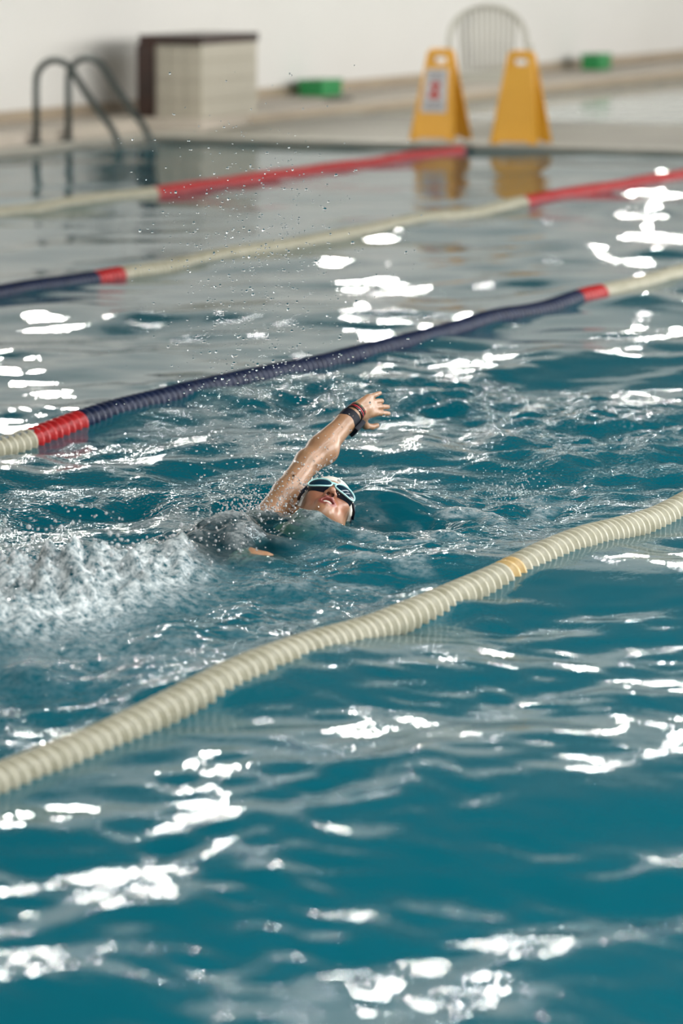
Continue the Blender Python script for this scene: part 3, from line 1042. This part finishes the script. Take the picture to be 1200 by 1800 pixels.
# suit
def suit_fn(p):
    d = torso_sdf(p) - f32(.005)
    lat = p.y - f32(4.645)
    strap = np.abs(np.abs(lat) - f32(.075)) - f32(.022)
    top = np.minimum(p.x - f32(9.66), np.maximum(p.x - f32(9.84), strap))
    d = smax(d, top, .006)
    return smax(d, f32(9.0) - p.x, .006)
v, f = surface_nets(suit_fn, (8.9, 4.40, -.28), (9.92, 4.90, .10), .006)
so = pchild('swimsuit', np_mesh('swimsuit', v, f), M['suit']); so['label'] = 'dark navy swimsuit'

# goggles
gog = empty('goggles'); gog.parent = person; gog.location = -PL
gog['label'] = 'mint framed goggles with dark lenses'
def oval(s, rx, ry, c, depth, n=36):
    """ring of points round one lens: rounded teardrop, turned outward to follow the face"""
    pts = []
    for k in range(n):
        a = 2 * math.pi * k / n
        ca_, sa = math.cos(a), math.sin(a)
        x = rx * math.copysign(abs(ca_) ** .86, ca_)
        y = ry * math.copysign(abs(sa) ** .90, sa) * (1 + .12 * ca_) 
        th = R(20)
        l = s * (c[0] + x * math.cos(th) + depth * math.sin(th))
        f_ = c[2] - x * math.sin(th) + depth * math.cos(th) - 5.5 * x * x
        pts.append(hw(l, c[1] + y + .10 * x * 0, f_))
    return pts
def loft(name, rings, close=False):
    n = len(rings[0]); vs = [tuple(p) for r in rings for p in r]; fs = []
    for i in range(len(rings) - 1):
        for k in range(n):
            l = (k + 1) % n
            fs.append((i * n + k, i * n + l, (i + 1) * n + l, (i + 1) * n + k))
    if close: fs.append(tuple((len(rings) - 1) * n + k for k in range(n)))
    me = bpy.data.meshes.new(name); me.from_pydata(vs, [], fs)
    bm = bmesh.new(); bm.from_mesh(me); bmesh.ops.recalc_face_normals(bm, faces=bm.faces); bm.to_mesh(me); bm.free()
    me.shade_smooth()
    return me
for s in (-1, 1):
    c = (.0350, .000, .095)
    link('frame', tube_mesh('frame', oval(s, .0345, .0215, c, .008), .0027, 10, closed=True), M['mint'], gog)
    link('gasket', loft('gasket', [oval(s, .0335, .0205, c, .006), oval(s, .0355, .0225, c, -.002), oval(s, .037, .024, c, -.012), oval(s, .034, .022, c, -.022)]), M['gasket'], gog)
    rings = [oval(s, .0325 * k, .0195 * k, c, .0085 + .004 * (1 - k * k)) for k in (1, .8, .55, .28, .05)]
    link('lens', loft('lens', rings, True), M['lens'], gog)
link('nose_bridge', tube_mesh('nose_bridge', [hw(-.010, .008, .1035), hw(-.005, .012, .1055), hw(.005, .012, .1055), hw(.010, .008, .1035)], .0045, 10), M['mint'], gog)
# strap: a band over the cap round the back of the head
band = []
for k in range(41):
    a = R(-118) + R(236) * k / 40
    dr = np.array([math.sin(a), -math.cos(a)])
    t = (dr[0] / .0845) ** 2 + (dr[1] / .109) ** 2
    r = 1 / math.sqrt(t)
    band.append((r * dr[0], .004 + .022 * math.cos(a) , -.012 + r * dr[1]))
vs, fs = [], []
for (l, u, f_) in band:
    d = np.array([l, f_ + .012]); d = d / np.linalg.norm(d) * .0016
    for du, o_ in ((-.009, 0), (.009, 0), (.009, 1), (-.009, 1)):
        vs.append(tuple(hw(l + d[0] * o_, u + du, f_ + d[1] * o_)))
for i in range(len(band) - 1):
    for k in range(4):
        fs.append((i * 4 + k, i * 4 + (k + 1) % 4, i * 4 + 4 + (k + 1) % 4, i * 4 + 4 + k))
me = bpy.data.meshes.new('strap'); me.from_pydata(vs, [], fs)
link('strap', me, M['gasket'], gog)
for s in (-1, 1):
    link('strap_clip', tube_mesh('strap_clip', [hw(s * .070, .001, .070), hw(s * .080, .002, .047), hw(s * .083, .003, .022)], .008, 8, squash=(1, .45)), M['gasket'], gog)
# teeth
th = []
for k in range(9):
    x = (k - 4) * .0032
    th.append(hw(x, -.0635, .0845 - 14 * x * x))
pchild('teeth', tube_mesh('teeth', th, .0042, 8, squash=(1.1, .6)), M['teeth'])

# watch and bracelets on the raised wrist
fa = (WRR - ELR) / np.linalg.norm(WRR - ELR)
camr = np.array([.421, -.907, 0.]); camu = np.array([.139, .064, .988])
def ringpts(c, ax, r, sq=1.0, n=28, ref=None):
    ax = ax / np.linalg.norm(ax)
    u = ref - ax * (ref @ ax); u /= np.linalg.norm(u)
    w = np.cross(ax, u)
    return [c + u * r * math.cos(2 * math.pi * k / n) + w * r * sq * math.sin(2 * math.pi * k / n) for k in range(n)], u, w
wref = camr * .75 - camu * .7
wc = WRR - fa * .040
pts, u, w = ringpts(wc, fa, .0285, .96, ref=wref)
def band_mesh(name, c, ax, r, wd, th, ref, n=40, sq=.96):
    pts, u, w = ringpts(c, ax, 1, 1, n, ref)
    vs, fs = [], []
    for k in range(n):
        d = u * math.cos(2 * math.pi * k / n) + w * sq * math.sin(2 * math.pi * k / n)
        for o_, rr in ((-wd / 2, r), (-wd / 2 * .9, r + th), (wd / 2 * .9, r + th), (wd / 2, r)):
            vs.append(tuple(c + ax * o_ + d * rr))
    for k in range(n):
        j = (k + 1) % n
        for i in range(4):
            fs.append((k * 4 + i, k * 4 + (i + 1) % 4, j * 4 + (i + 1) % 4, j * 4 + i))
    me = bpy.data.meshes.new(name); me.from_pydata(vs, [], fs)
    bm = bmesh.new(); bm.from_mesh(me); bmesh.ops.recalc_face_normals(bm, faces=bm.faces); bm.to_mesh(me); bm.free()
    return me
wt = pchild('wristwatch', band_mesh('wristwatch', wc, fa, .0280, .036, .0055, wref), M['watch'])
wt['label'] = 'dark navy wristwatch'
Mx = Matrix(((fa[0], w[0], u[0], 0), (fa[1], w[1], u[1], 0), (fa[2], w[2], u[2], 0), (0, 0, 0, 1)))
cc = wc + u * .036
def placed(me): 
    me.transform(Matrix.Translation(Vector(cc)) @ Mx); return me
link('watch_case', placed(box_mesh('watch_case', [((-.023, -.022, -.006), (.023, .022, .008))], .004)), M['watch'], wt)
link('watch_glass', placed(box_mesh('watch_glass', [((-.018, -.017, .008), (.018, .017, .0092))], .0004)), M['watchface'], wt)
link('watch_button', placed(box_mesh('watch_button', [((-.004, .018, -.002), (.004, .021, .002))], .0008)), M['steel'], wt)
for o_, m_, r_, th_ in ((-.008, 'bead_k', .0262, .0034), (-.001, 'bead_r', .0258, .0032), (.006, 'bead_k', .0255, .003), (.012, 'bead_g', .0255, .0028)):
    pp, _, _ = ringpts(WRR + fa * o_ + fa * .002, fa, r_, .98, 36, wref)
    pchild('bracelet', tube_mesh('bracelet', pp, th_, 8, closed=True), M[m_])

# ------------------------------------------------------------------ flying water
def drops(name, pts, rads, label, m='drop'):
    bm = bmesh.new(); bmesh.ops.create_icosphere(bm, subdivisions=2, radius=1)
    src = np.array([v.co[:] for v in bm.verts], f32)
    fs = np.array([[v.index for v in f.verts] for f in bm.faces], np.int32)
    bm.free()
    pts = np.array(pts, f32); rads = np.array(rads, f32)
    st = np.stack([rng.uniform(.75, 1.35, len(pts)) for _ in range(3)], -1).astype(f32)
    V = (src[None] * (rads[:, None] * st)[:, None, :] + pts[:, None, :]).reshape(-1, 3)
    F = (fs[None] + (np.arange(len(pts)) * len(src))[:, None, None]).reshape(-1, 3)
    o = link(name, np_mesh(name, V, F), M[m])
    tag(o, label, 'water spray', kind='stuff')
P_, R_ = [], []
def fling(n, c, d, spread, z0, z1, r0, r1, power=1.0):
    for _ in range(n):
        t = random.random() ** power
        p = np.array(c) + np.array(d) * t + np.array([random.gauss(0, spread[0]), random.gauss(0, spread[1]), random.gauss(0, spread[2])])
        if p[2] < water_z(p[0], p[1]) + .004: continue
        if z1 is not None and p[2] > z1: continue
        P_.append(p); R_.append(min(r1, r0 * math.exp(abs(random.gauss(0, 1)) * math.log(r1 / r0) / 2.2)))
# arc of drops thrown up over the raised arm
fling(620, (9.75, 4.80, .10), (.25, .10, .75), (.13, .14, .16), 0, 1.25, .0017, .0045, .8)
fling(340, (9.85, 4.82, .55), (.1, .08, .55), (.16, .16, .16), 0, 1.3, .0016, .0040)
fling(160, (9.70, 4.80, .05), (-.2, .02, .4), (.14, .10, .14), 0, 1.0, .0017, .0045)
fling(200, (9.95, 4.72, .15), (.3, -.05, .45), (.15, .14, .14), 0, 1.1, .0016, .0040)
drops('water_spray', P_, R_, 'fine airborne droplets flung up above the raised arm')
P_, R_ = [], []
# sheet of water falling from the upper arm beside the head, and round the shoulder
fling(1100, SHR + (.02, -.01, .02), (ELR - SHR) * 1.0 + np.array([.0, -.03, -.06]), (.035, .03, .035), 0, .30, .0012, .0034)
fling(900, (9.74, 4.78, .02), (-.12, -.02, .03), (.06, .05, .03), 0, .2, .0013, .0040)
drops('water_spray', P_, R_, 'dense splash streaming off the upper arm beside the face', 'spray')
P_, R_ = [], []
fling(1100, (8.75, 4.80, .10), (-1.0, .05, .02), (.10, .13, .05), 0, .35, .0018, .0060)
fling(500, (9.55, 4.66, .05), (-.7, -.02, .0), (.05, .09, .03), 0, .2, .0014, .0045)
fling(220, (10.35, 4.30, .04), (.25, .02, .0), (.05, .06, .035), 0, .2, .0012, .0032)
drops('water_spray', P_, R_, 'splash thrown up by the kicking feet at the left', 'spray')
